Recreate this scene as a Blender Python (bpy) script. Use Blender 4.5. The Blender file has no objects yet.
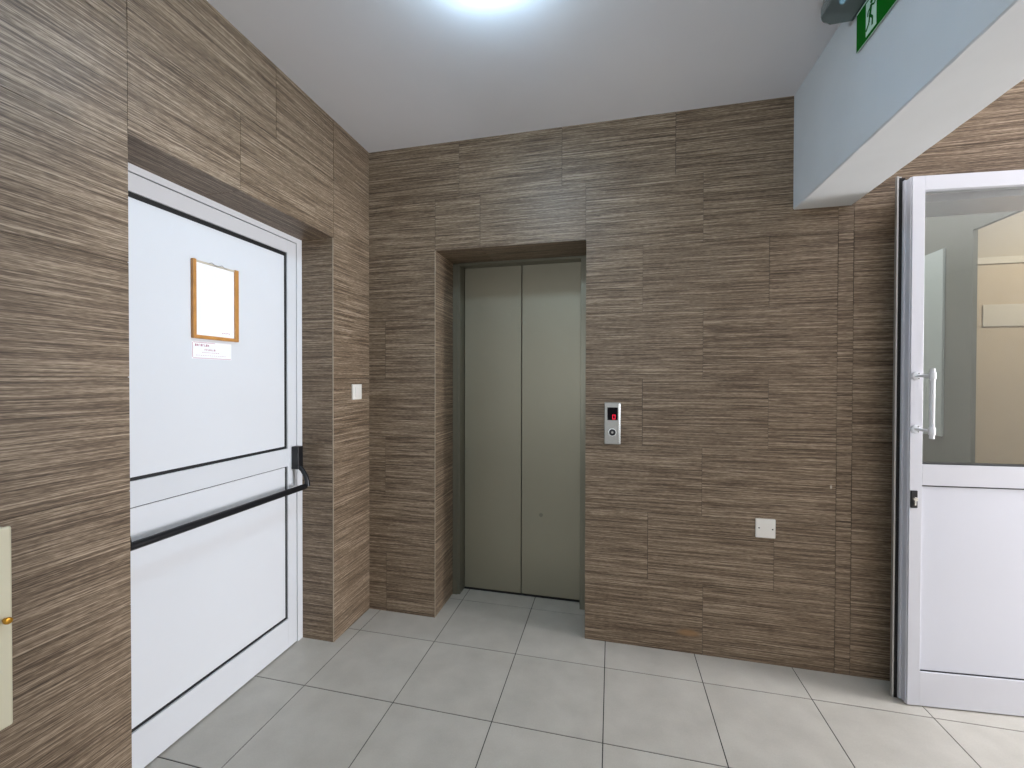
import bpy, bmesh, math, random
from mathutils import Matrix, Vector

random.seed(7)
C = bpy.context.scene.collection
scene = bpy.context.scene

# ------------------------------------------------------------------ camera
cam_data = bpy.data.cameras.new('camera')
cam_data.sensor_fit = 'HORIZONTAL'
cam_data.sensor_width = 36.0
cam_data.lens = 36.0 * 423.78 / 1024.0
cam_data.clip_start = 0.05
cam = bpy.data.objects.new('camera', cam_data)
C.objects.link(cam)
R_ = Vector((0.97358788, 0.22830264, 0.00213257))
U_ = Vector((-0.00426075, 0.00882926, 0.99995194))
F_ = Vector((-0.22827284, 0.97355018, -0.00956881))
m = Matrix((R_, U_, -F_)).transposed().to_4x4()
m.translation = Vector((0, 0, 1.4175))
cam.matrix_world = m
scene.camera = cam

# ------------------------------------------------------------------ view / world
vs = scene.view_settings
vs.view_transform = 'Standard'
vs.look = 'None'
vs.gamma = 1.0
vs.use_curve_mapping = False
vs.exposure = 0.46

world = bpy.data.worlds.new('world')
scene.world = world
world.use_nodes = True
wn = world.node_tree.nodes
wn['Background'].inputs[0].default_value = (0.80, 0.90, 1.0, 1)
wn['Background'].inputs[1].default_value = 1.0


def area(name, loc, direction, sx, sy, power, col):
    l = bpy.data.lights.new(name, 'AREA')
    l.shape = 'RECTANGLE'
    l.size, l.size_y = sx, sy
    l.energy = power
    l.color = col
    o = bpy.data.objects.new(name, l)
    o.location = loc
    o.rotation_euler = Vector(direction).to_track_quat('-Z', 'Y').to_euler()
    C.objects.link(o)
    return o


# daylight through the right window, plus an added unseen fill behind the camera
area('daylight_right', (4.96, 1.80, 1.55), (-1, -0.05, 0.30), 0.9, 1.5, 198, (0.95, 0.95, 1.0))
area('fill_front', (-0.25, -2.94, 1.6), (0, 1, 0.0), 1.9, 1.6, 20, (0.93, 0.96, 1.0))
# added unseen fill lights that brighten the room behind the glazed door
area('passage_fill_light', (1.85, 3.9, 3.10), (0, 0, -1), 1.2, 1.8, 16, (1.0, 0.97, 0.93))
area('far_room_fill_light', (3.6, 3.2, 3.10), (0, 0, -1), 0.8, 0.8, 26, (1.0, 0.95, 0.88))

# ------------------------------------------------------------------ sizes (metres)
XL, YB, H = -1.453, 2.342, 2.808          # left wall, back wall, ceiling
EX1, EX2, EZ, EY = -1.018, -0.136, 2.18, 2.634   # lift recess
DY1, DY2, DZ, DX = 1.007, 1.994, 2.175, -1.645   # left door recess
BX1, BX2, BZ = 0.863, 1.111, 2.253        # beam
GX1 = 1.30                                 # opening behind the glazed door
XR, YF = 5.0, -3.0                         # right wall, wall behind the camera


# ------------------------------------------------------------------ materials
def lin(c):
    return tuple((v / 255 / 12.92) if v / 255 <= 0.04045 else ((v / 255 + 0.055) / 1.055) ** 2.4 for v in c) + (1,)


def mat(name, rgb, rough=0.5, metal=0.0, noise=0.0, nscale=8.0, spec=0.5, coat=0.0, bump=0.0):
    """plain principled surface with a faint procedural mottling of the colour"""
    mt = bpy.data.materials.new(name)
    mt.use_nodes = True
    nt = mt.node_tree
    b = nt.nodes['Principled BSDF']
    b.inputs['Roughness'].default_value = rough
    b.inputs['Metallic'].default_value = metal
    b.inputs['Specular IOR Level'].default_value = spec
    b.inputs['Coat Weight'].default_value = coat
    c = lin(rgb)
    b.inputs['Base Color'].default_value = c
    if noise > 0 or bump > 0:
        tc = nt.nodes.new('ShaderNodeTexCoord')
        n = nt.nodes.new('ShaderNodeTexNoise')
        n.inputs['Scale'].default_value = nscale
        n.inputs['Detail'].default_value = 4
        nt.links.new(tc.outputs['Object'], n.inputs['Vector'])
        if noise > 0:
            r = nt.nodes.new('ShaderNodeValToRGB')
            r.color_ramp.elements[0].position = 0.3
            r.color_ramp.elements[1].position = 0.7
            r.color_ramp.elements[0].color = tuple(v * (1 - noise) for v in c[:3]) + (1,)
            r.color_ramp.elements[1].color = tuple(min(1, v * (1 + noise)) for v in c[:3]) + (1,)
            nt.links.new(n.outputs['Fac'], r.inputs['Fac'])
            nt.links.new(r.outputs['Color'], b.inputs['Base Color'])
        if bump > 0:
            bp = nt.nodes.new('ShaderNodeBump')
            bp.inputs['Strength'].default_value = bump
            bp.inputs['Distance'].default_value = 0.002
            nt.links.new(n.outputs['Fac'], bp.inputs['Height'])
            nt.links.new(bp.outputs['Normal'], b.inputs['Normal'])
    return mt


def glow(name, rgb, strength):
    mt = bpy.data.materials.new(name)
    mt.use_nodes = True
    b = mt.node_tree.nodes['Principled BSDF']
    b.inputs['Base Color'].default_value = lin(rgb)
    b.inputs['Emission Color'].default_value = lin(rgb)
    b.inputs['Emission Strength'].default_value = strength
    return mt


def streak_mat(name, axes, dark, mid, light, spots=None):
    """wood-look ceramic tile: fine streaks; axes = noise scale along x, y, z"""
    mt = bpy.data.materials.new(name)
    mt.use_nodes = True
    nt = mt.node_tree
    N, L = nt.nodes.new, nt.links.new
    b = nt.nodes['Principled BSDF']
    tc = N('ShaderNodeTexCoord')
    at = N('ShaderNodeAttribute')
    at.attribute_name = 'tile'
    off = N('ShaderNodeVectorMath'); off.operation = 'SCALE'
    cb = N('ShaderNodeCombineXYZ')
    for k in range(3):
        L(at.outputs['Fac'], cb.inputs[k])
    L(cb.outputs[0], off.inputs[0]); off.inputs['Scale'].default_value = 3.7
    add = N('ShaderNodeVectorMath'); add.operation = 'ADD'
    L(tc.outputs['Object'], add.inputs[0]); L(off.outputs[0], add.inputs[1])

    def layer(a_long, a_cross, detail, rough=0.55):
        mp = N('ShaderNodeMapping')
        mp.inputs['Scale'].default_value = tuple(a_long if a == 0 else a_cross for a in axes)
        n = N('ShaderNodeTexNoise')
        n.inputs['Scale'].default_value = 1.0
        n.inputs['Detail'].default_value = detail
        n.inputs['Roughness'].default_value = rough
        L(add.outputs[0], mp.inputs['Vector']); L(mp.outputs[0], n.inputs['Vector'])
        return n.outputs['Fac']

    def math_(op, a, bb, v=None):
        n = N('ShaderNodeMath'); n.operation = op
        for i, x in enumerate((a, bb)):
            if isinstance(x, (int, float)):
                n.inputs[i].default_value = x
            else:
                L(x, n.inputs[i])
        return n.outputs[0]

    broad = layer(0.5, 50, 2)
    medium = layer(2.0, 150, 3)
    fine = layer(5.5, 300, 3)
    grain = layer(40, 420, 2)
    s = math_('ADD', math_('MULTIPLY', broad, 0.10), math_('MULTIPLY', medium, 0.30))
    s = math_('ADD', s, math_('MULTIPLY', fine, 0.38))
    s = math_('ADD', s, math_('MULTIPLY', grain, 0.22))
    ramp = N('ShaderNodeValToRGB')
    e = ramp.color_ramp.elements
    e[0].position = 0.375; e[0].color = lin(dark)
    e[1].position = 0.635; e[1].color = lin(light)
    k = e.new(0.49); k.color = lin(mid)
    L(s, ramp.inputs['Fac'])
    colour = ramp.outputs['Color']
    for (p, rad, col) in (spots or []):        # old stains with a shape of their own
        d = N('ShaderNodeVectorMath'); d.operation = 'SUBTRACT'
        L(tc.outputs['Object'], d.inputs[0]); d.inputs[1].default_value = p
        sc = N('ShaderNodeVectorMath'); sc.operation = 'DIVIDE'
        L(d.outputs[0], sc.inputs[0]); sc.inputs[1].default_value = rad
        ln = N('ShaderNodeVectorMath'); ln.operation = 'LENGTH'
        L(sc.outputs[0], ln.inputs[0])
        mr = N('ShaderNodeMapRange')
        mr.inputs['From Min'].default_value = 0.5; mr.inputs['From Max'].default_value = 1.0
        mr.inputs['To Min'].default_value = 0.6; mr.inputs['To Max'].default_value = 0.0
        L(ln.outputs['Value'], mr.inputs['Value'])
        mx = N('ShaderNodeMix'); mx.data_type = 'RGBA'
        L(mr.outputs[0], mx.inputs['Factor']); L(colour, mx.inputs['A'])
        mx.inputs['B'].default_value = lin(col)
        colour = mx.outputs['Result']
    L(colour, b.inputs['Base Color'])
    b.inputs['Roughness'].default_value = 0.48
    b.inputs['Specular IOR Level'].default_value = 0.35
    bp = N('ShaderNodeBump')
    bp.inputs['Strength'].default_value = 0.25
    bp.inputs['Distance'].default_value = 0.001
    L(s, bp.inputs['Height']); L(bp.outputs['Normal'], b.inputs['Normal'])
    return mt


def floor_mat():
    mt = bpy.data.materials.new('floor tile')
    mt.use_nodes = True
    nt = mt.node_tree
    N, L = nt.nodes.new, nt.links.new
    b = nt.nodes['Principled BSDF']
    tc = N('ShaderNodeTexCoord')
    at = N('ShaderNodeAttribute'); at.attribute_name = 'tile'
    n = N('ShaderNodeTexNoise'); n.inputs['Scale'].default_value = 7; n.inputs['Detail'].default_value = 6
    n2 = N('ShaderNodeTexNoise'); n2.inputs['Scale'].default_value = 160; n2.inputs['Detail'].default_value = 2
    L(tc.outputs['Object'], n.inputs['Vector']); L(tc.outputs['Object'], n2.inputs['Vector'])
    a = N('ShaderNodeMath'); a.operation = 'MULTIPLY_ADD'
    L(n2.outputs['Fac'], a.inputs[0]); a.inputs[1].default_value = 0.35; L(n.outputs['Fac'], a.inputs[2])
    a2 = N('ShaderNodeMath'); a2.operation = 'MULTIPLY_ADD'
    L(at.outputs['Fac'], a2.inputs[0]); a2.inputs[1].default_value = 0.12; L(a.outputs[0], a2.inputs[2])
    r = N('ShaderNodeValToRGB')
    r.color_ramp.elements[0].position = 0.5; r.color_ramp.elements[0].color = lin(FLOOR_A)
    r.color_ramp.elements[1].position = 1.0; r.color_ramp.elements[1].color = lin(FLOOR_B)
    L(a2.outputs[0], r.inputs['Fac']); L(r.outputs['Color'], b.inputs['Base Color'])
    b.inputs['Roughness'].default_value = 0.34
    b.inputs['Specular IOR Level'].default_value = 0.4
    return mt


FLOOR_A, FLOOR_B = (175, 171, 161), (192, 188, 178)
TD, TM, TL_ = (58, 46, 34), (112, 94, 75), (182, 163, 140)
M = {}
M['tile_wall'] = streak_mat('streaked wall tile', (0, 0, 1), TD, TM, TL_,
                            [((0.395, 2.334, 0.105), (0.07, 0.05, 0.022), (150, 112, 70)),
                             ((1.036, 2.334, 0.903), (0.006, 0.05, 0.012), (215, 205, 190))])
M['tile_soffit_lift'] = streak_mat('streaked soffit tile', (0, 1, 0), TD, TM, TL_)
M['tile_soffit_door'] = streak_mat('streaked door soffit tile', (1, 0, 0), TD, TM, TL_)
M['grout'] = mat('grout', (62, 52, 42), 0.9)
M['floor_tile'] = floor_mat()
M['floor_grout'] = mat('floor grout', (44, 42, 40), 0.9)
M['ceiling'] = mat('ceiling paint', (236, 236, 240), 0.8, noise=0.015, nscale=3)
M['beam'] = mat('beam paint', (216, 219, 220), 0.75, noise=0.02, nscale=6, bump=0.15)
M['plaster'] = mat('white plaster', (225, 222, 216), 0.8)
M['edge_trim'] = mat('tile edge trim', (172, 158, 138), 0.45)
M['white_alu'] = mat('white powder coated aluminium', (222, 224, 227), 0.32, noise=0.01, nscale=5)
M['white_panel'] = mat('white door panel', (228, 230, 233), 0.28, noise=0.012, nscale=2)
M['dimmed_alu'] = mat('dimmed white powder coated aluminium', (200, 201, 207), 0.36, noise=0.012, nscale=5)  # darker copy of the white coating; dimmer light is put into its colour
M['dimmed_panel'] = mat('dimmed white door panel', (203, 205, 213), 0.34, noise=0.012, nscale=3)  # white panel darkened the same way, shade carried by the colour
M['warm_wall'] = mat('warm grey painted wall', (186, 176, 158), 0.8, noise=0.02)
M['gasket'] = mat('black rubber', (16, 18, 20), 0.6)
M['black'] = mat('black metal', (14, 15, 20), 0.38, noise=0.05)
M['steel'] = mat('satin steel', (146, 141, 123), 0.42, metal=0.55, noise=0.02, nscale=3)
M['steel_frame'] = mat('steel frame', (122, 119, 104), 0.36, metal=0.6, noise=0.02)
M['dark'] = mat('dark gap', (12, 12, 12), 0.8)
M['alu'] = mat('brushed aluminium', (176, 176, 174), 0.35, metal=0.7, noise=0.03, nscale=30)
M['silver'] = mat('silver plastic', (158, 156, 150), 0.35, metal=0.35, noise=0.04, nscale=60)
M['bright_silver'] = mat('bright chrome', (225, 225, 222), 0.2, metal=0.8)
M['pvc'] = mat('white switch plastic', (232, 228, 220), 0.35, noise=0.01)
M['cream'] = mat('cream enamel', (222, 214, 186), 0.4, noise=0.02, nscale=6)
M['brass'] = mat('brass', (190, 140, 50), 0.35, metal=0.8)
M['wood'] = mat('light oak frame', (196, 138, 70), 0.42, noise=0.14, nscale=22)
M['paper'] = mat('white paper', (255, 255, 255), 0.5)
M['pink'] = mat('pink print', (206, 160, 176), 0.7)
M['print'] = mat('faded red print', (186, 130, 150), 0.7)
M['green'] = mat('green sign film', (0, 104, 12), 0.7, spec=0.15)
M['signwhite'] = mat('white pictogram film', (214, 240, 222), 0.45)
M['red_led'] = glow('red display digit', (215, 15, 55), 0.7)
M['display'] = mat('black display glass', (8, 3, 6), 0.5, spec=0.1)
M['beige'] = mat('beige laminate', (200, 182, 156), 0.5, noise=0.04, nscale=4)
M['pale_rail'] = mat('pale rail', (210, 200, 182), 0.5)
M['grey_wall'] = mat('grey painted wall', (114, 118, 112), 0.8, noise=0.02)
M['pale_board'] = mat('pale blue grey board', (178, 190, 192), 0.6)
M['lamp_white'] = mat('white lamp body', (235, 235, 235), 0.4)
M['lamp_glow'] = glow('lamp diffuser', (200, 232, 255), 38.0)
M['tube_glow'] = glow('small lamp tube', (150, 195, 225), 0.8)


def lens_mat(name, tint, rough, mixv):
    mt = bpy.data.materials.new(name)
    mt.use_nodes = True
    nt = mt.node_tree
    out = nt.nodes['Material Output']
    nt.nodes.remove(nt.nodes['Principled BSDF'])
    N, L = nt.nodes.new, nt.links.new
    t = N('ShaderNodeBsdfTransparent'); t.inputs[0].default_value = tint
    g = N('ShaderNodeBsdfGlossy'); g.inputs['Roughness'].default_value = rough
    g.inputs['Color'].default_value = (1, 1, 1, 1)
    fc = N('ShaderNodeLayerWeight'); fc.inputs['Blend'].default_value = 0.5
    pw = N('ShaderNodeMath'); pw.operation = 'POWER'; pw.inputs[1].default_value = 5.0
    L(fc.outputs['Facing'], pw.inputs[0])
    lw = N('ShaderNodeMath'); lw.operation = 'MULTIPLY_ADD'
    L(pw.outputs[0], lw.inputs[0]); lw.inputs[1].default_value = 0.96; lw.inputs[2].default_value = 0.04
    d = N('ShaderNodeBsdfDiffuse'); d.inputs[0].default_value = (tint[0] * .6, tint[1] * .6, tint[2] * .6, 1)
    m1 = N('ShaderNodeMixShader'); m1.inputs[0].default_value = mixv
    L(t.outputs[0], m1.inputs[1]); L(d.outputs[0], m1.inputs[2])
    m2 = N('ShaderNodeMixShader')
    L(lw.outputs[0], m2.inputs[0]); L(m1.outputs[0], m2.inputs[1]); L(g.outputs[0], m2.inputs[2])
    L(m2.outputs[0], out.inputs[0])
    return mt


M['glass'] = lens_mat('door glass', (0.90, 0.915, 0.905, 1), 0.02, 0.05)
M['diffuser'] = lens_mat('clear grey diffuser', (0.50, 0.58, 0.57, 1), 0.25, 0.45)


# ------------------------------------------------------------------ mesh helpers
def B():
    return bmesh.new()


def box(bm, x0, x1, y0, y1, z0, z1, bev=0.0, mi=0, seg=2):
    r = bmesh.ops.create_cube(bm, size=1.0)
    vs_ = r['verts']
    for v in vs_:
        v.co = Vector((x0 if v.co.x < 0 else x1, y0 if v.co.y < 0 else y1, z0 if v.co.z < 0 else z1))
    fs = list({f for v in vs_ for f in v.link_faces})
    for f in fs:
        f.material_index = mi
    if bev > 0:
        es = list({e for v in vs_ for e in v.link_edges})
        res = bmesh.ops.bevel(bm, geom=es, offset=bev, segments=seg, profile=0.5, affect='EDGES')
        for f in res['faces']:
            f.material_index = mi
    return fs


def cyl(bm, p, axis, r, length, n=24, r2=None, bev=0.0):
    """closed cylinder starting at p along axis"""
    a = Vector(axis).normalized()
    q = a.to_track_quat('Z', 'Y').to_matrix().to_4x4()
    q.translation = Vector(p) + a * length / 2
    res = bmesh.ops.create_cone(bm, cap_ends=True, segments=n, radius1=r, radius2=r if r2 is None else r2,
                                depth=length, matrix=q)
    if bev > 0:
        es = list({e for v in res['verts'] for e in v.link_edges if len(e.link_faces) == 2 and
                   any(len(f.verts) > 4 for f in e.link_faces)})
        bmesh.ops.bevel(bm, geom=es, offset=bev, segments=2, profile=0.5, affect='EDGES')


def tube(bm, pts, r, n=16, caps=True):
    pts = [Vector(p) for p in pts]
    rings = []
    for i, p in enumerate(pts):
        t = (pts[min(i + 1, len(pts) - 1)] - pts[max(i - 1, 0)]).normalized()
        a = t.orthogonal().normalized() if i == 0 else (last - t * last.dot(t)).normalized()
        last = a
        b2 = t.cross(a)
        rr = r[i] if isinstance(r, (list, tuple)) else r
        rings.append([bm.verts.new(p + (a * math.cos(2 * math.pi * k / n) + b2 * math.sin(2 * math.pi * k / n)) * rr)
                      for k in range(n)])
    for i in range(len(rings) - 1):
        for k in range(n):
            bm.faces.new((rings[i][k], rings[i][(k + 1) % n], rings[i + 1][(k + 1) % n], rings[i + 1][k]))
    if caps:
        bm.faces.new(rings[0][::-1]); bm.faces.new(rings[-1])


def poly(bm, pts, vec, mi=0):
    """polygon extruded by vec"""
    lo = [bm.verts.new(Vector(p)) for p in pts]
    hi = [bm.verts.new(Vector(p) + Vector(vec)) for p in pts]
    n = len(pts)
    fs = [bm.faces.new(lo[::-1]), bm.faces.new(hi)]
    for i in range(n):
        fs.append(bm.faces.new((lo[i], lo[(i + 1) % n], hi[(i + 1) % n], hi[i])))
    for f in fs:
        f.material_index = mi


def obj(name, bm, mats, parent=None, smooth=False):
    bmesh.ops.recalc_face_normals(bm, faces=bm.faces)
    me = bpy.data.meshes.new(name)
    bm.to_mesh(me); bm.free()
    for x in (mats if isinstance(mats, (list, tuple)) else [mats]):
        me.materials.append(x)
    if smooth:
        for p in me.polygons:
            p.use_smooth = True
        me.set_sharp_from_angle(angle=math.radians(35))
    o = bpy.data.objects.new(name, me)
    C.objects.link(o)
    if parent is not None:
        o.parent = parent
    return o


def tag(o, label=None, cat=None, kind=None, group=None):
    if label: o['label'] = label
    if cat: o['category'] = cat
    if kind: o['kind'] = kind
    if group: o['group'] = group
    return o


def root(name, loc, label, cat, kind=None, rz=0.0):
    o = bpy.data.objects.new(name, None)
    o.empty_display_size = 0.1
    C.objects.link(o)
    o.location = loc
    o.rotation_euler = (0, 0, rz)
    return tag(o, label, cat, kind)


def local(bm, r):
    """geometry written in room coordinates, moved into the frame of an unrotated root"""
    bmesh.ops.translate(bm, verts=bm.verts, vec=-Vector(r.location))
    return bm


# ------------------------------------------------------------------ tiled surfaces
ROWS = [-0.004, 0.0, 0.364, 0.717, 1.071, 1.424, 1.778, 2.131, 2.485, 2.808]
ROWS = ROWS[1:]


def cut(rect, hole):
    u0, u1, v0, v1 = rect
    a0, a1, b0, b1 = hole
    if a0 >= u1 or a1 <= u0 or b0 >= v1 or b1 <= v0:
        return [rect]
    out = []
    if v0 < b0: out.append((u0, u1, v0, b0))
    if v1 > b1: out.append((u0, u1, b1, v1))
    m0, m1 = max(v0, b0), min(v1, b1)
    if u0 < a0: out.append((u0, a0, m0, m1))
    if u1 > a1: out.append((a1, u1, m0, m1))
    return out


def tile_face(bm, lay, plane, at, inward, u0, u1, v0, v1, joints, rows=ROWS, holes=(), gap=0.0009, mi=0, depth=0.006):
    """tiles in the plane: plane 'x' (u = y), 'y' (u = x) or 'z' (u = x, v = y).
    inward = +1/-1: direction from the surface into the wall. joints: row index -> list of u"""
    rows = [r for r in rows if v0 < r < v1]
    edges = [v0] + rows + [v1]
    for k in range(len(edges) - 1):
        a, b_ = edges[k], edges[k + 1]
        js = joints(0.5 * (a + b_)) if callable(joints) else joints
        us = [u0] + sorted(j for j in js if u0 + 0.004 < j < u1 - 0.004) + [u1]
        for i in range(len(us) - 1):
            tid = random.random()
            g0 = gap if i > 0 else 0
            g1 = gap if i < len(us) - 2 else 0
            h0 = gap if k > 0 else 0
            h1 = gap if k < len(edges) - 2 else 0
            w_ = 0.5 + 1.3 * random.random() if plane != 'z' else 1.0
            g0 *= w_; g1 *= w_
            rects = [(us[i] + g0, us[i + 1] - g1, a + h0, b_ - h1)]
            for hl in holes:
                rects = [q for r in rects for q in cut(r, hl)]
            for (p0, p1, q0, q1) in rects:
                w0, w1 = sorted((at, at + inward * depth))
                if plane == 'x': fs = box(bm, w0, w1, p0, p1, q0, q1, mi=mi)
                elif plane == 'y': fs = box(bm, p0, p1, w0, w1, q0, q1, mi=mi)
                else: fs = box(bm, p0, p1, q0, q1, w0, w1, mi=mi)
                for f in fs:
                    f[lay] = tid


def row_of(v):
    for k in range(len(ROWS) - 1):
        if ROWS[k] <= v < ROWS[k + 1]:
            return k
    return len(ROWS) - 2


def back_joints(v):
    k = row_of(v)
    base = {0: 0.463, 1: 0.191, 2: 0.456, 3: 0.161, 4: 0.457, 5: 0.160, 6: 0.455, 7: 0.320}[k]
    js = [base + 0.6 * i for i in range(-3, 2)]
    if k == 7: js = [-0.869, -0.27, 0.32, 0.92]
    if k == 6: js = [-1.018, -0.74, -0.139, 0.455]
    js = [j for j in js if j < 0.9 and (k == 6 or not -1.1 < j < -1.0)]
    return js + [1.057, 1.122]


def left_joints(v):
    k = row_of(v)
    if k == 7: return [1.007, 1.602, 2.0, 0.41, -0.19, -0.79, -1.39, -1.99, -2.59]
    if k == 6: return [1.007, 1.415, 2.0, 0.71, 0.11, -0.49, -1.09, -1.69, -2.29]
    if k % 2: return [0.41, -0.19, -0.79, -1.39, -1.99, -2.59]
    return [0.71, 0.11, -0.49, -1.09, -1.69, -2.29]


# ------------------------------------------------------------------ setting
D = 0.0022   # backing (grout) sits this far behind the tile faces
# floor
bm = B(); lay = bm.faces.layers.float.new('tile')
tx = [-1.379 + 0.4508 * i for i in range(-2, 18)]
ty = [1.680 + 0.4470 * i for i in range(-11, 9)]
tile_face(bm, lay, 'z', 0.0, -1, -1.76, 5.5, YF - 0.15, 5.2, tx, rows=ty, gap=0.0021, mi=0, depth=0.012)
box(bm, -1.76, 5.5, YF - 0.15, 5.2, -0.10, -0.0016, mi=1)
tag(obj('floor', bm, [M['floor_tile'], M['floor_grout']]), 'pale grey square ceramic tile floor', 'floor', 'structure')

# ceiling
HN = 3.15
bm = B(); box(bm, -1.76, 5.5, YF - 0.15, YB + 0.15, H, H + 0.12)
tag(obj('ceiling', bm, M['ceiling']), 'plain light grey painted ceiling', 'ceiling', 'structure')

bm = B(); box(bm, 1.05, 5.5, YB + 0.15, 5.2, HN, HN + 0.12)
tag(obj('ceiling', bm, M['ceiling']), 'higher ceiling of the room behind the glazed door', 'ceiling', 'structure')

# left wall
bm = B(); lay = bm.faces.layers.float.new('tile')
hole = (DY1, DY2, -1, DZ)
tile_face(bm, lay, 'x', XL, -1, YF, YB, 0, H, left_joints, holes=[hole])
tile_face(bm, lay, 'y', DY2, +1, DX - 0.05, XL - 0.006, 0, DZ, [])             # far reveal, faces the camera
tile_face(bm, lay, 'y', DY1, -1, DX - 0.05, XL - 0.006, 0, DZ, [])             # near reveal
tile_face(bm, lay, 'z', DZ, +1, DX - 0.05, XL - 0.006, DY1, DY2, [], rows=[1.415], mi=2)
box(bm, XL - 0.26, XL - D, YF, DY1 - D, 0, H, mi=1)
box(bm, XL - 0.26, XL - D, DY2 + D, YB + 0.3, 0, H, mi=1)
box(bm, XL - 0.26, XL - D, DY1 - D, DY2 + D, DZ + D, H, mi=1)
tag(obj('wall_left', bm, [M['tile_wall'], M['grout'], M['tile_soffit_door']]),
    'left wall clad in brown streaked tiles around the white door', 'wall', 'structure')

# back wall
bm = B(); lay = bm.faces.layers.float.new('tile')
GX2, GZ = 2.22, 2.26
tile_face(bm, lay, 'y', YB, +1, XL, XR, 0, H, back_joints,
          holes=[(EX1, EX2, -1, EZ), (GX1, GX2, -1, GZ)])
tile_face(bm, lay, 'x', EX1, -1, YB + 0.006, EY + 0.12, 0, EZ, [])
tile_face(bm, lay, 'x', EX2, +1, YB + 0.006, EY + 0.12, 0, EZ, [])
tile_face(bm, lay, 'z', EZ, +1, EX1, EX2, YB + 0.006, EY + 0.12, [-0.74], rows=[], mi=2)
box(bm, XL - 0.05, EX1 - D, YB + D, YB + 0.42, 0, H, mi=1)
box(bm, EX2 + D, GX1, YB + D, YB + 0.15, 0, H, mi=1)
box(bm, EX2 + D, EX2 + 0.3, YB + 0.15, YB + 0.42, 0, H, mi=1)
box(bm, EX1 - D, EX2 + D, YB + D, YB + 0.42, EZ + D, H, mi=1)
box(bm, GX1, GX2, YB + D, YB + 0.15, GZ, H, mi=1)
box(bm, GX2, XR, YB + D, YB + 0.15, 0, H, mi=1)
tag(obj('wall_back', bm, [M['tile_wall'], M['grout'], M['tile_soffit_lift']]),
    'back wall clad in brown streaked tiles around the lift', 'wall', 'structure')

# tile edge trims on the outer corners
bm = B(); box(bm, EX1 - 0.0015, EX1 + 0.001, YB - 0.0012, YB + 0.003, 0, EZ)
tag(obj('trim_1', bm, M['edge_trim']), 'thin pale edge strip left of the lift recess', 'trim', 'structure')
bm = B(); box(bm, XL - 0.003, XL + 0.0012, DY2 - 0.0005, DY2 + 0.0012, 0, DZ)
tag(obj('trim_2', bm, M['edge_trim']), 'thin pale edge strip beside the white door recess', 'trim', 'structure')

# right wall and wall behind the camera, each with its window opening
bm = B()
box(bm, XR, XR + 0.15, YF, 1.3, 0, H); box(bm, XR, XR + 0.15, 2.3, YB, 0, H)
box(bm, XR, XR + 0.15, 1.3, 2.3, 0, 0.75); box(bm, XR, XR + 0.15, 1.3, 2.3, 2.35, H)
tag(obj('wall_right', bm, M['plaster']), 'white plastered right wall with a wide window', 'wall', 'structure')
bm = B()
box(bm, XL - 0.26, -1.25, YF - 0.15, YF, 0, H); box(bm, 0.75, XR + 0.15, YF - 0.15, YF, 0, H)
box(bm, -1.25, 0.75, YF - 0.15, YF, 0, 0.75); box(bm, -1.25, 0.75, YF - 0.15, YF, 2.45, H)
tag(obj('wall_front', bm, M['plaster']), 'white plastered wall behind the viewer', 'wall', 'structure')

bm = B(); box(bm, BX1 + 0.01, BX2 - 0.01, YF + 0.001, 1.10, 0, BZ - 0.001)  # added unseen wall, placed to keep window light off the near left wall
tag(obj('shade_partition', bm, M['plaster']), 'added unseen white partition below the beam, shading the near left wall', 'wall', 'structure')

# beam, its lower arris slightly chipped
bm = B()
ys = [YF + i * (YB - 0.001 - YF) / 140 for i in range(141)]
ring = []
rnd = random.Random(3)
for i, y in enumerate(ys):
    chip = 0.003 + 0.003 * rnd.random() + (0.006 if rnd.random() < 0.06 else 0)
    r2 = 0.002 + 0.002 * rnd.random()
    prof = [(BX1, H - 0.0005), (BX1, BZ + chip), (BX1 + chip, BZ), (BX2 - r2, BZ), (BX2, BZ + r2), (BX2, H - 0.0005)]
    ring.append([bm.verts.new((x, y, z)) for x, z in prof])
for i in range(140):
    for k in range(6):
        bm.faces.new((ring[i][k], ring[i][(k + 1) % 6], ring[i + 1][(k + 1) % 6], ring[i + 1][k]))
bm.faces.new(ring[0][::-1]); bm.faces.new(ring[-1])
tag(obj('beam', bm, M['beam']), 'white painted ceiling beam running towards the back wall', 'beam', 'structure')

# ------------------------------------------------------------------ room behind the glazed door
bm = B()
PY0, PY1, PX = YB + 0.15, 3.84, 2.6
box(bm, PX, PX + 0.03, PY0, PY1, 2.535, HN)
box(bm, PX, PX + 0.03, PY1, 5.0, 0, HN)
tag(obj('wall_side', bm, M['grey_wall']), 'grey wall with a tall opening in the room behind the glazed door', 'wall', 'structure')
bm = B(); box(bm, PX + 0.03, 5.4, 4.25, 4.35, 0, HN)
tag(obj('wall_far', bm, M['warm_wall']), 'far grey wall seen through the door glass', 'wall', 'structure')
bm = B(); box(bm, 1.05, 1.15, YB + 0.15, 5.1, 0, HN); box(bm, 1.15, 2.6, 5.0, 5.1, 0, HN); box(bm, 5.4, 5.5, YB, 4.35, 0, HN); box(bm, 1.05, 5.5, YB + 0.16, YB + 0.22, 2.3, HN)
tag(obj('wall_passage', bm, M['plaster']), 'outer walls of the room behind the glazed door', 'wall', 'structure')

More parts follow.
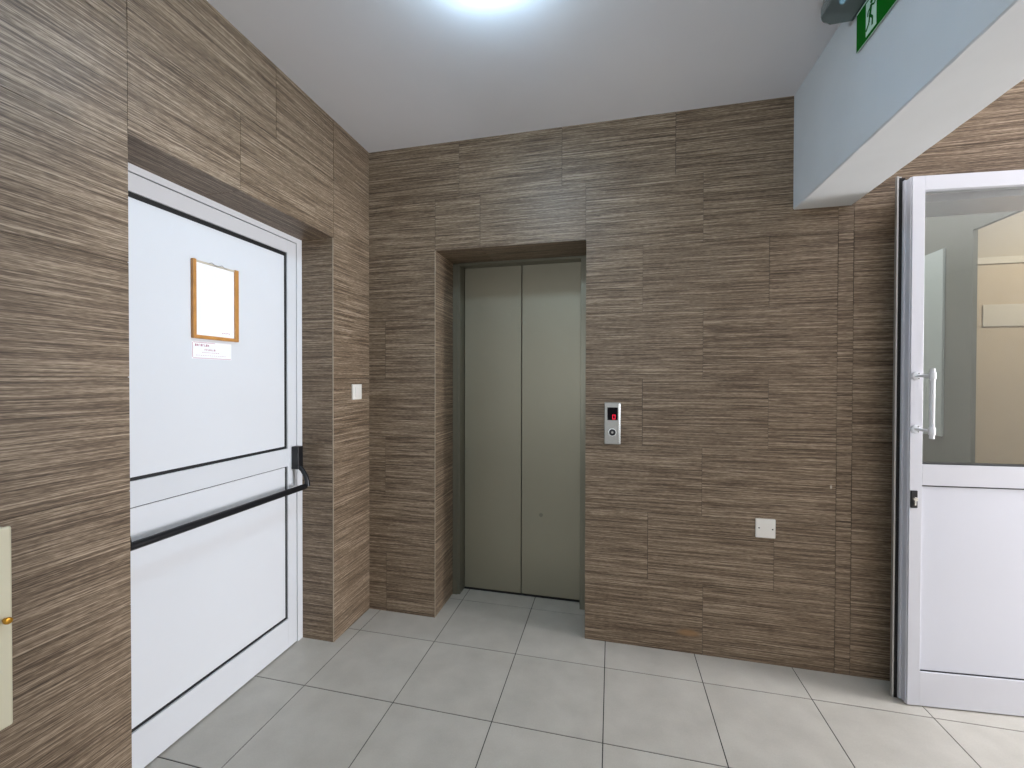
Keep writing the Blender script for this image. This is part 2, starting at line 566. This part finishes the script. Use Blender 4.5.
cb = root('beige_cupboard', (3.35, 4.2, 0), 'beige panelled cupboard with pale top rail seen through the door glass', 'cupboard')
bm = B(); box(bm, 2.74, 4.2, 4.20, 4.249, 0.0, 2.355, 0.002); obj('panel', local(bm, cb), M['beige'], cb)
bm = B(); box(bm, 2.72, 4.2, 4.19, 4.249, 2.356, 2.41, 0.002); obj('top_rail', local(bm, cb), M['pale_rail'], cb)
bm = B(); box(bm, 2.91, 3.7, 4.19, 4.199, 1.855, 2.03, 0.001); obj('cross_rail', local(bm, cb), M['pale_rail'], cb)

bm = B(); box(bm, PX - 0.02, PX - 0.0005, 4.10, 4.75, 0.97, 2.478, 0.003)
tag(obj('wall_board', bm, M['pale_board']), 'pale tall board on the grey wall seen through the door glass', 'board')

# ------------------------------------------------------------------ white door on the left
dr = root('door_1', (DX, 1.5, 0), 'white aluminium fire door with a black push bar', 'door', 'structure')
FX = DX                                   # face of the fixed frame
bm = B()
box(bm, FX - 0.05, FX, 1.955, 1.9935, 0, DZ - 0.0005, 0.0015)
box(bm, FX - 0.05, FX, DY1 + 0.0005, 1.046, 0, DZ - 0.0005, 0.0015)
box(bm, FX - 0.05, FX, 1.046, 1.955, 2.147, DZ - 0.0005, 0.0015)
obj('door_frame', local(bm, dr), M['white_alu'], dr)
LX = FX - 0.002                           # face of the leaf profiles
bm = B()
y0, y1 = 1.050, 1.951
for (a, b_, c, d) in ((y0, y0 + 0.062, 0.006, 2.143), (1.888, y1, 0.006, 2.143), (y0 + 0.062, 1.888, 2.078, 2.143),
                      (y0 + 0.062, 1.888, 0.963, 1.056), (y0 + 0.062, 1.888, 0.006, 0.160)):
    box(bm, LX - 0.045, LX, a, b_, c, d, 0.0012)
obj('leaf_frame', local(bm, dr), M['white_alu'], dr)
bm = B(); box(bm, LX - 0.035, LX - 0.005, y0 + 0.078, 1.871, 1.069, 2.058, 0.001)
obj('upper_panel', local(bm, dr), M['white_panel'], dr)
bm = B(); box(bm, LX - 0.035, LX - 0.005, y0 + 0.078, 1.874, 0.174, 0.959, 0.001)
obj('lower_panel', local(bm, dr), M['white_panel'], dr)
bm = B(); box(bm, LX - 0.036, LX - 0.008, y0 + 0.060, 1.890, 0.158, 2.080)
obj('gasket', local(bm, dr), M['gasket'], dr)
bm = B(); box(bm, FX - 0.049, FX - 0.030, 1.046, 1.955, 0.004, 2.147)
obj('gap_seal', local(bm, dr), M['dark'], dr)
# push bar
bar = B()
tube(bar, [(-1.565, 1.078, 0.856), (-1.565, 1.5, 0.856), (-1.565, 1.916, 0.856)], 0.0145, 18)
pb = obj('push_bar', local(bar, dr), M['black'], dr, True)
for (a, b_) in ((1.912, 1.949), (1.054, 1.091)):
    bm = B(); box(bm, FX - 0.0005, FX + 0.041, a, b_, 0.943, 1.063, 0.003)
    ym = (a + b_) / 2
    tag(obj('latch_box', local(bm, dr), M['black'], dr), None)
    bm = B()
    tube(bm, [(-1.612, ym, 0.955), (-1.592, ym, 0.936), (-1.574, ym, 0.910), (-1.565, ym, 0.882), (-1.564, ym, 0.854)],
         [0.011, 0.0115, 0.012, 0.0125, 0.0155], 14)
    obj('bar_arm', local(bm, dr), M['black'], dr, True)

# framed paper on the door
PXF = LX - 0.005
fr = root('picture_frame', (PXF, 1.475, 1.585), 'small wooden picture frame holding a blank white sheet on the white door', 'picture frame')
fy0, fy1, fz0, fz1, ft = 1.370, 1.584, 1.585, 1.906, 0.014
bm = B()
box(bm, PXF, PXF + 0.014, fy0, fy0 + ft, fz0, fz1, 0.0015)
box(bm, PXF, PXF + 0.014, fy1 - ft - 0.004, fy1, fz0, fz1, 0.0015)
box(bm, PXF, PXF + 0.014, fy0 + ft, fy1 - ft - 0.004, fz0, fz0 + ft, 0.0015)
obj('wooden_border', local(bm, fr), M['wood'], fr)
bm = B()
box(bm, PXF, PXF + 0.010, fy0 + ft, fy1 - ft - 0.004, fz1 - 0.010, fz1 - 0.002, 0.001)
obj('top_rail', local(bm, fr), M['pale_rail'], fr)  # wooden top bar coloured pale to imitate strong light on it
bm = B()
tube(bm, [(PXF + 0.013, 1.44 + 0.012 * k, fz1 - 0.004 + 0.005 * math.sin(k * 1.6)) for k in range(8)], 0.0014, 8)
obj('hanger_wire', local(bm, fr), M['alu'], fr, True)
bm = B(); box(bm, PXF + 0.0005, PXF + 0.006, fy0 + ft - 0.002, fy1 - ft, fz0 + ft - 0.002, fz1 - 0.006)
ps = obj('paper_sheet', local(bm, fr), M['paper'], fr)
bm = B()
yy = 1.505
for k in range(5):
    box(bm, PXF + 0.006, PXF + 0.0064, yy, yy + 0.006, 1.616 + 0.001 * (k % 2), 1.6185 + 0.001 * (k % 2)); yy += 0.0085
obj('print_line', local(bm, fr), M['pink'], fr)

# notice sticker under it
ns = root('notice_sticker', (PXF, 1.463, 1.504), 'small white notice with faded red print below the picture frame', 'sticker')
ny0, ny1, nz0, nz1 = 1.373, 1.556, 1.502, 1.573
bm = B(); box(bm, PXF, PXF + 0.0006, ny0, ny1, nz0, nz1); obj('paper', local(bm, ns), M['paper'], ns)
bm = B()
X0, X1 = PXF + 0.0006, PXF + 0.0009
box(bm, X0, X1, ny0 + 0.002, ny0 + 0.0042, nz0 + 0.006, nz1 - 0.004)
box(bm, X0, X1, ny0 + 0.006, ny1 - 0.002, nz0 + 0.002, nz0 + 0.0042)
box(bm, X0, X1, ny0 + 0.006, ny1 - 0.08, nz1 - 0.0045, nz1 - 0.0025)
obj('border_line', local(bm, ns), M['pink'], ns)
bm = B()
rr = random.Random(11)


def scribble(bm, y, z, h, n, w):
    for k in range(n):
        box(bm, X0, X1, y, y + 0.0016, z, z + h)
        box(bm, X0, X1, y + 0.0016, y + w * 0.7, z + (0 if rr.random() < .5 else h - 0.0016), z + (0.0016 if rr.random() < .5 else h))
        y += w


scribble(bm, ny0 + 0.014, nz0 + 0.052, 0.009, 8, 0.0080)
scribble(bm, ny0 + 0.056, nz0 + 0.035, 0.007, 7, 0.0072)
for k in range(9):
    box(bm, X0, X1, ny0 + 0.045 + 0.009 * k, ny0 + 0.051 + 0.009 * k, nz0 + 0.026, nz0 + 0.0275)
for k in range(14):
    box(bm, X0, X1, ny0 + 0.018 + 0.010 * k, ny0 + 0.024 + 0.010 * k, nz0 + 0.014, nz0 + 0.0152)
obj('printed_text', local(bm, ns), M['print'], ns)

# ------------------------------------------------------------------ lift door
ld = root('door_2', (-0.57, EY, 0), 'two panel satin steel lift door in its recess', 'lift door', 'structure')
bm = B()
box(bm, EX1 + 0.0005, -0.968, EY, EY + 0.11, 0, EZ - 0.0005, 0.0015)
box(bm, -0.186, EX2 - 0.0005, EY, EY + 0.11, 0, EZ - 0.0005, 0.0015)
box(bm, -0.968, -0.186, EY, EY + 0.11, 2.166, EZ - 0.0005, 0.001)
box(bm, EX1 + 0.0005, -0.985, EY - 0.006, EY, 0, EZ - 0.0005, 0.001)
box(bm, EX1 + 0.0005, EX2 - 0.0005, EY - 0.006, EY, 2.172, EZ - 0.0005, 0.001)
obj('lift_frame', local(bm, ld), M['steel_frame'], ld)
bm = B(); box(bm, -0.966, -0.5755, 2.720, 2.742, 0.012, 2.20, 0.002); obj('door_panel', local(bm, ld), M['steel'], ld)
bm = B(); box(bm, -0.5705, -0.16, 2.720, 2.742, 0.012, 2.20, 0.002); obj('door_panel', local(bm, ld), M['steel'], ld)
bm = B(); box(bm, -1.0, -0.15, 2.744, 2.76, 0.0, 2.22); obj('door_seal', local(bm, ld), M['dark'], ld)
bm = B(); box(bm, -0.968, -0.186, 2.716, 2.7435, 0.0, 0.008, 0.001); obj('sill', local(bm, ld), M['dark'], ld)
bm = B(); cyl(bm, (-0.442, 2.7201, 0.539), (0, -1, 0), 0.013, 0.0006, 20)
obj('smudge', local(bm, ld), M['steel_frame'], ld)

# lift call panel
cp = root('lift_call_panel', (0.0115, YB, 1.074), 'silver lift call panel with red digit display right of the lift', 'call panel')
bm = B(); box(bm, -0.036, 0.050, YB - 0.018, YB - 0.0002, 1.074, 1.298, 0.004)
obj('plate', local(bm, cp), M['silver'], cp)
bm = B(); box(bm, 0.036, 0.0505, YB - 0.0192, YB - 0.014, 1.078, 1.294, 0.003)
obj('lit_bevel', local(bm, cp), M['bright_silver'], cp)  # brighter material stands in for light caught on the right bevel
bm = B(); box(bm, -0.020, 0.034, YB - 0.0195, YB - 0.0175, 1.204, 1.272, 0.001)
ds = obj('display', local(bm, cp), M['display'], cp)
bm = B()
q = YB - 0.0201
for (a, b_, c, d) in ((0.006, 0.0095, 1.209, 1.233), (0.0185, 0.022, 1.209, 1.233), (0.006, 0.022, 1.2085, 1.212),
                      (0.006, 0.022, 1.230, 1.2335)):
    box(bm, a, b_, q, q + 0.0009, c, d)
obj('digit', local(bm, cp), M['red_led'], cp)
bm = B(); cyl(bm, (0.006, YB - 0.0175, 1.139), (0, -1, 0), 0.0235, 0.004, 32, 0.0215)
cyl(bm, (0.006, YB - 0.0213, 1.139), (0, -1, 0), 0.0215, 0.0005, 32)
br = obj('button_ring', local(bm, cp), M['bright_silver'], cp, True)
bm = B(); cyl(bm, (0.006, YB - 0.0216, 1.139), (0, -1, 0), 0.0175, 0.003, 32, bev=0.001)
obj('button', local(bm, cp), M['black'], cp, True)
bm = B(); cyl(bm, (0.006, YB - 0.0245, 1.139), (0, -1, 0), 0.006, 0.0008, 20)
obj('button_mark', local(bm, cp), M['silver'], cp, True)

# blank cover plate on the back wall
bp_ = root('cover_plate', (0.75, YB, 0.634), 'square white blank cover plate low on the back wall', 'cover plate')
bm = B(); box(bm, 0.705, 0.795, YB - 0.010, YB - 0.0002, 0.634, 0.729, 0.004, seg=3)
obj('plate', local(bm, bp_), M['pvc'], bp_)
for x, z in ((0.720, 0.683), (0.781, 0.679)):
    bm = B(); cyl(bm, (x, YB - 0.0098, z), (0, -1, 0), 0.0034, 0.001, 14)
    obj('screw', local(bm, bp_), M['dark'], bp_)

# light switch on the left wall
sw = root('light_switch', (XL, 2.20, 1.300), 'square white light switch beside the far corner of the left wall', 'light switch')
bm = B(); box(bm, XL + 0.0002, XL + 0.011, 2.158, 2.246, 1.302, 1.390, 0.003)
obj('plate', local(bm, sw), M['pvc'], sw)
bm = B(); box(bm, XL + 0.011, XL + 0.016, 2.176, 2.228, 1.318, 1.374, 0.002)
obj('rocker', local(bm, sw), M['pvc'], sw)

# cream cabinet at the left edge
cc = root('wall_cabinet', (XL, 0.55, 0.59), 'cream metal wall cabinet with a brass knob at the left edge', 'cabinet')
bm = B(); box(bm, XL + 0.0002, -1.412, 0.34, 0.712, 0.588, 1.062, 0.004)
obj('body', local(bm, cc), M['cream'], cc)
bm = B(); box(bm, -1.4118, -1.400, 0.343, 0.714, 0.585, 1.065, 0.005, seg=3)
dd = obj('door', local(bm, cc), M['cream'], cc)
bm = B(); cyl(bm, (-1.4002, 0.699, 0.845), (1, 0, 0), 0.0045, 0.008, 14)
cyl(bm, (-1.3925, 0.699, 0.845), (1, 0, 0), 0.008, 0.009, 18, bev=0.002)
obj('knob', local(bm, cc), M['brass'], cc, True)

# ------------------------------------------------------------------ ceiling lamp just above the picture
LXc, LYc = -0.40, 1.31
cl = root('ceiling_lamp', (LXc, LYc, H), 'round white ceiling lamp glowing above the lift lobby', 'ceiling lamp')
bm = B(); cyl(bm, (LXc, LYc, H - 0.018), (0, 0, 1), 0.085, 0.0175, 48, bev=0.003)
obj('base', local(bm, cl), M['lamp_white'], cl, True)
bm = B()
n = 40; rings = []
for i in range(9):
    a = i / 8 * math.pi / 2
    rr_, zz = 0.125 * math.cos(a), -0.085 * math.sin(a)
    if i == 8:
        top = bm.verts.new((LXc, LYc, H - 0.018 + zz)); break
    rings.append([bm.verts.new((LXc + rr_ * math.cos(2 * math.pi * k / n), LYc + rr_ * math.sin(2 * math.pi * k / n), H - 0.018 + zz)) for k in range(n)])
for i in range(len(rings) - 1):
    for k in range(n):
        bm.faces.new((rings[i][k], rings[i][(k + 1) % n], rings[i + 1][(k + 1) % n], rings[i + 1][k]))
for k in range(n):
    bm.faces.new((rings[-1][k], rings[-1][(k + 1) % n], top))
obj('diffuser', local(bm, cl), M['lamp_glow'], cl, True)

# ------------------------------------------------------------------ emergency exit light on the beam
ex = root('exit_light', (BX1, 1.62, 2.60), 'grey emergency lamp with hanging green running man exit sign on the beam', 'exit sign')


def rounded_slab(bm, x0, x1, y0, y1, z0, z1, r, bev):
    pts = []
    for (cx, cy, a0) in ((x1 - 0.002, y1 - 0.002, 0), (x0 + r, y1 - r, 90), (x0 + r, y0 + r, 180), (x1 - 0.002, y0 + 0.002, 270)):
        rad = r if cx < x1 - r + 0.001 else 0.002
        for k in range(7):
            a = math.radians(a0 + 15 * k)
            pts.append((cx + rad * math.cos(a), cy + rad * math.sin(a), z0))
    poly(bm, pts, (0, 0, z1 - z0))
    if bev:
        es = [e for e in bm.edges if all(abs(v.co.z - z0) < 1e-5 for v in e.verts)]
        bmesh.ops.bevel(bm, geom=es, offset=bev, segments=3, profile=0.5, affect='EDGES')


bm = B(); rounded_slab(bm, 0.744, BX1 - 0.0005, 1.46, 1.812, 2.775, 2.800, 0.045, 0)
obj('housing', local(bm, ex), M['silver'], ex, True)
bm = B(); rounded_slab(bm, 0.738, BX1 - 0.004, 1.467, 1.812, 2.738, 2.7745, 0.045, 0.010)
obj('diffuser', local(bm, ex), M['diffuser'], ex, True)
bm = B(); cyl(bm, (0.79, 1.50, 2.760), (0, 1, 0), 0.009, 0.24, 16)
obj('lamp_tube', local(bm, ex), M['tube_glow'], ex, True)
SX = 0.855
sy1, sz0, sz1 = 1.782, 2.597, 2.729
sy0 = sy1 - 0.30
bm = B(); box(bm, SX, SX + 0.003, sy0, sy1, sz0, sz1 + 0.006)
obj('sign_plate', local(bm, ex), M['signwhite'], ex)
bm = B(); box(bm, SX - 0.0006, SX - 0.0001, sy0 + 0.001, sy1 - 0.0015, sz0, sz1)
obj('green_film', local(bm, ex), M['green'], ex)
# running man in a doorway (seen from the lift side: far end is left)
bm = B()
PXs, PXe = SX - 0.0012, 0.0005


def sq(pts, bm=bm, vec=(0.0005, 0, 0), x=SX - 0.0012):
    poly(bm, [(x, y, z) for y, z in pts], vec)


sq([(1.722, 2.608), (1.722, 2.722), (1.662, 2.722), (1.662, 2.608)], bm)
obj('pictogram', local(bm, ex), M['signwhite'], ex)
# arrow pointing along the beam
bm = B()
sq([(1.585, 2.672), (1.585, 2.654), (1.548, 2.654), (1.548, 2.631), (1.512, 2.663), (1.548, 2.695), (1.548, 2.672)], bm)
obj('arrow', local(bm, ex), M['signwhite'], ex)
bm = B()
xm = SX - 0.0018


def limb(y0_, z0_, y1_, z1_, w):
    dy, dz = y1_ - y0_, z1_ - z0_
    l = math.hypot(dy, dz); py, pz = -dz / l * w / 2, dy / l * w / 2
    poly(bm, [(xm, y0_ + py, z0_ + pz), (xm, y1_ + py, z1_ + pz), (xm, y1_ - py, z1_ - pz), (xm, y0_ - py, z0_ - pz)], (0.0005, 0, 0))


cyl(bm, (xm, 1.688, 2.706), (1, 0, 0), 0.0075, 0.0005, 16)
limb(1.690, 2.697, 1.698, 2.662, 0.013)      # trunk
limb(1.690, 2.694, 1.672, 2.684, 0.006)      # front arm
limb(1.672, 2.684, 1.666, 2.694, 0.006)
limb(1.692, 2.692, 1.708, 2.684, 0.006)      # rear arm
limb(1.708, 2.684, 1.711, 2.670, 0.006)
limb(1.697, 2.664, 1.683, 2.648, 0.008)      # front leg
limb(1.683, 2.648, 1.684, 2.622, 0.008)
limb(1.699, 2.664, 1.703, 2.642, 0.008)      # rear leg
limb(1.703, 2.642, 1.720, 2.626, 0.008)
obj('running_figure', local(bm, ex), M['green'], ex)

# ------------------------------------------------------------------ glazed white door on the right
gd = root('door_3', (1.262, 2.181, 0), 'white framed door with a glass upper pane, standing ajar', 'door', 'structure',
          math.atan2(0.034, 0.434))
W, T = 0.95, 0.050
st = 0.048
Z0, Z1 = 0.006, 2.299
bm = B()
for (a, b_, c, d) in ((0, st, Z0, Z1), (W - st, W, Z0, Z1), (st, W - st, 2.238, Z1), (st, W - st, 0.966, 1.056), (st, W - st, Z0, 0.154)):
    box(bm, a, b_, 0, T, c, d, 0.0012)
for x in (0.0,):       # grooves of the profile on its leading edge
    box(bm, -0.004, 0.0, 0.006, 0.016, Z0, Z1, 0.001)
    box(bm, -0.009, 0.0, 0.034, 0.046, Z0, Z1, 0.001)
obj('leaf_frame', bm, M['dimmed_alu'], gd)
bm = B(); box(bm, st + 0.001, W - st - 0.001, 0.010, 0.040, 0.158, 0.960, 0.001); obj('lower_panel', bm, M['dimmed_panel'], gd)
bm = B(); box(bm, st, W - st, 0.022, 0.027, 1.058, 2.238); obj('glass', bm, M['glass'], gd)
bm = B()
for (c, d) in ((1.055, 1.062), (0.960, 0.9665), (0.1535, 0.158)):
    box(bm, st, W - st, 0.007, 0.042, c, d)
for (a, b_) in ((st - 0.0005, st + 0.0015), (W - st - 0.0015, W - st + 0.0005)):
    box(bm, a, b_, 0.018, 0.042, 1.06, 2.236)
obj('gasket', bm, M['gasket'], gd)
hd = B()
tube(hd, [(0.021, -0.085, 1.178), (0.021, -0.085, 1.30), (0.021, -0.085, 1.468)], 0.0085, 18)
for z in (1.438, 1.209):
    tube(hd, [(0.018, 0.0, z), (0.019, -0.045, z), (0.020, -0.085, z)], 0.0065, 14)
    cyl(hd, (0.0185, -0.0002, z), (0, -1, 0), 0.018, 0.007, 24, bev=0.002)
    cyl(hd, (0.021, -0.085, z - 0.016), (0, 0, 1), 0.0115, 0.032, 18, bev=0.003)
hh = obj('handle', hd, M['white_alu'], gd, True)
for z in (1.438, 1.209):
    for dz in (0.011, -0.011):
        bm = B(); cyl(bm, (0.026, -0.0075, z + dz), (0, -1, 0), 0.0028, 0.001, 12)
        obj('screw', bm, M['dark'], hh)
bm = B(); box(bm, 0.002, 0.029, -0.006, 0.0, 0.867, 0.943, 0.003)
lk = obj('lock', bm, M['black'], gd)
bm = B(); cyl(bm, (0.015, -0.006, 0.908), (0, -1, 0), 0.0085, 0.010, 20, bev=0.001)
box(bm, 0.0115, 0.0185, -0.014, -0.006, 0.880, 0.906, 0.002)
obj('lock_cylinder', bm, M['bright_silver'], lk, True)
bm = B(); box(bm, 0.006, 0.022, T, T + 0.006, 0.60, 1.15, 0.001); obj('latch_plate', bm, M['alu'], gd)
# fixed aluminium frame of that opening
df = root('trim_3', (1.30, YB, 0), 'aluminium door frame lining the opening behind the glazed door', 'trim', 'structure')
bm = B()
box(bm, 1.302, 1.345, 2.262, 2.50, 0.0, 2.255, 0.001)
box(bm, 2.20, 2.24, 2.295, 2.341, 0.0, 2.255, 0.001)
obj('jamb', local(bm, df), M['alu'], df)
bm = B(); box(bm, 1.345, 2.20, 2.29, 2.50, 2.22, 2.255, 0.001)
obj('head', local(bm, df), M['alu'], df)
bm = B(); box(bm, 1.2275, 1.2345, 2.222, 2.232, 0.0, 2.322, 0.0008); box(bm, 1.2275, 1.30, 2.232, 2.236, 0.0, 2.26)
box(bm, 1.285, 1.31, 2.236, 2.341, 0.0, 2.255, 0.001); box(bm, 1.2275, 1.25, 2.232, 2.236, 2.26, 2.322)
obj('flange', local(bm, df), M['alu'], df)
bm = B(); box(bm, 1.2348, 1.262, 2.2335 - 0.004, 2.2318, 0.0, 2.315)
box(bm, 1.2348, 1.250, 2.226, 2.230, 0.0, 2.315)
obj('shaded_gap_strip', local(bm, df), M['dark'], df)  # dark strip drawn in place of the shadowed gap beside the leaf
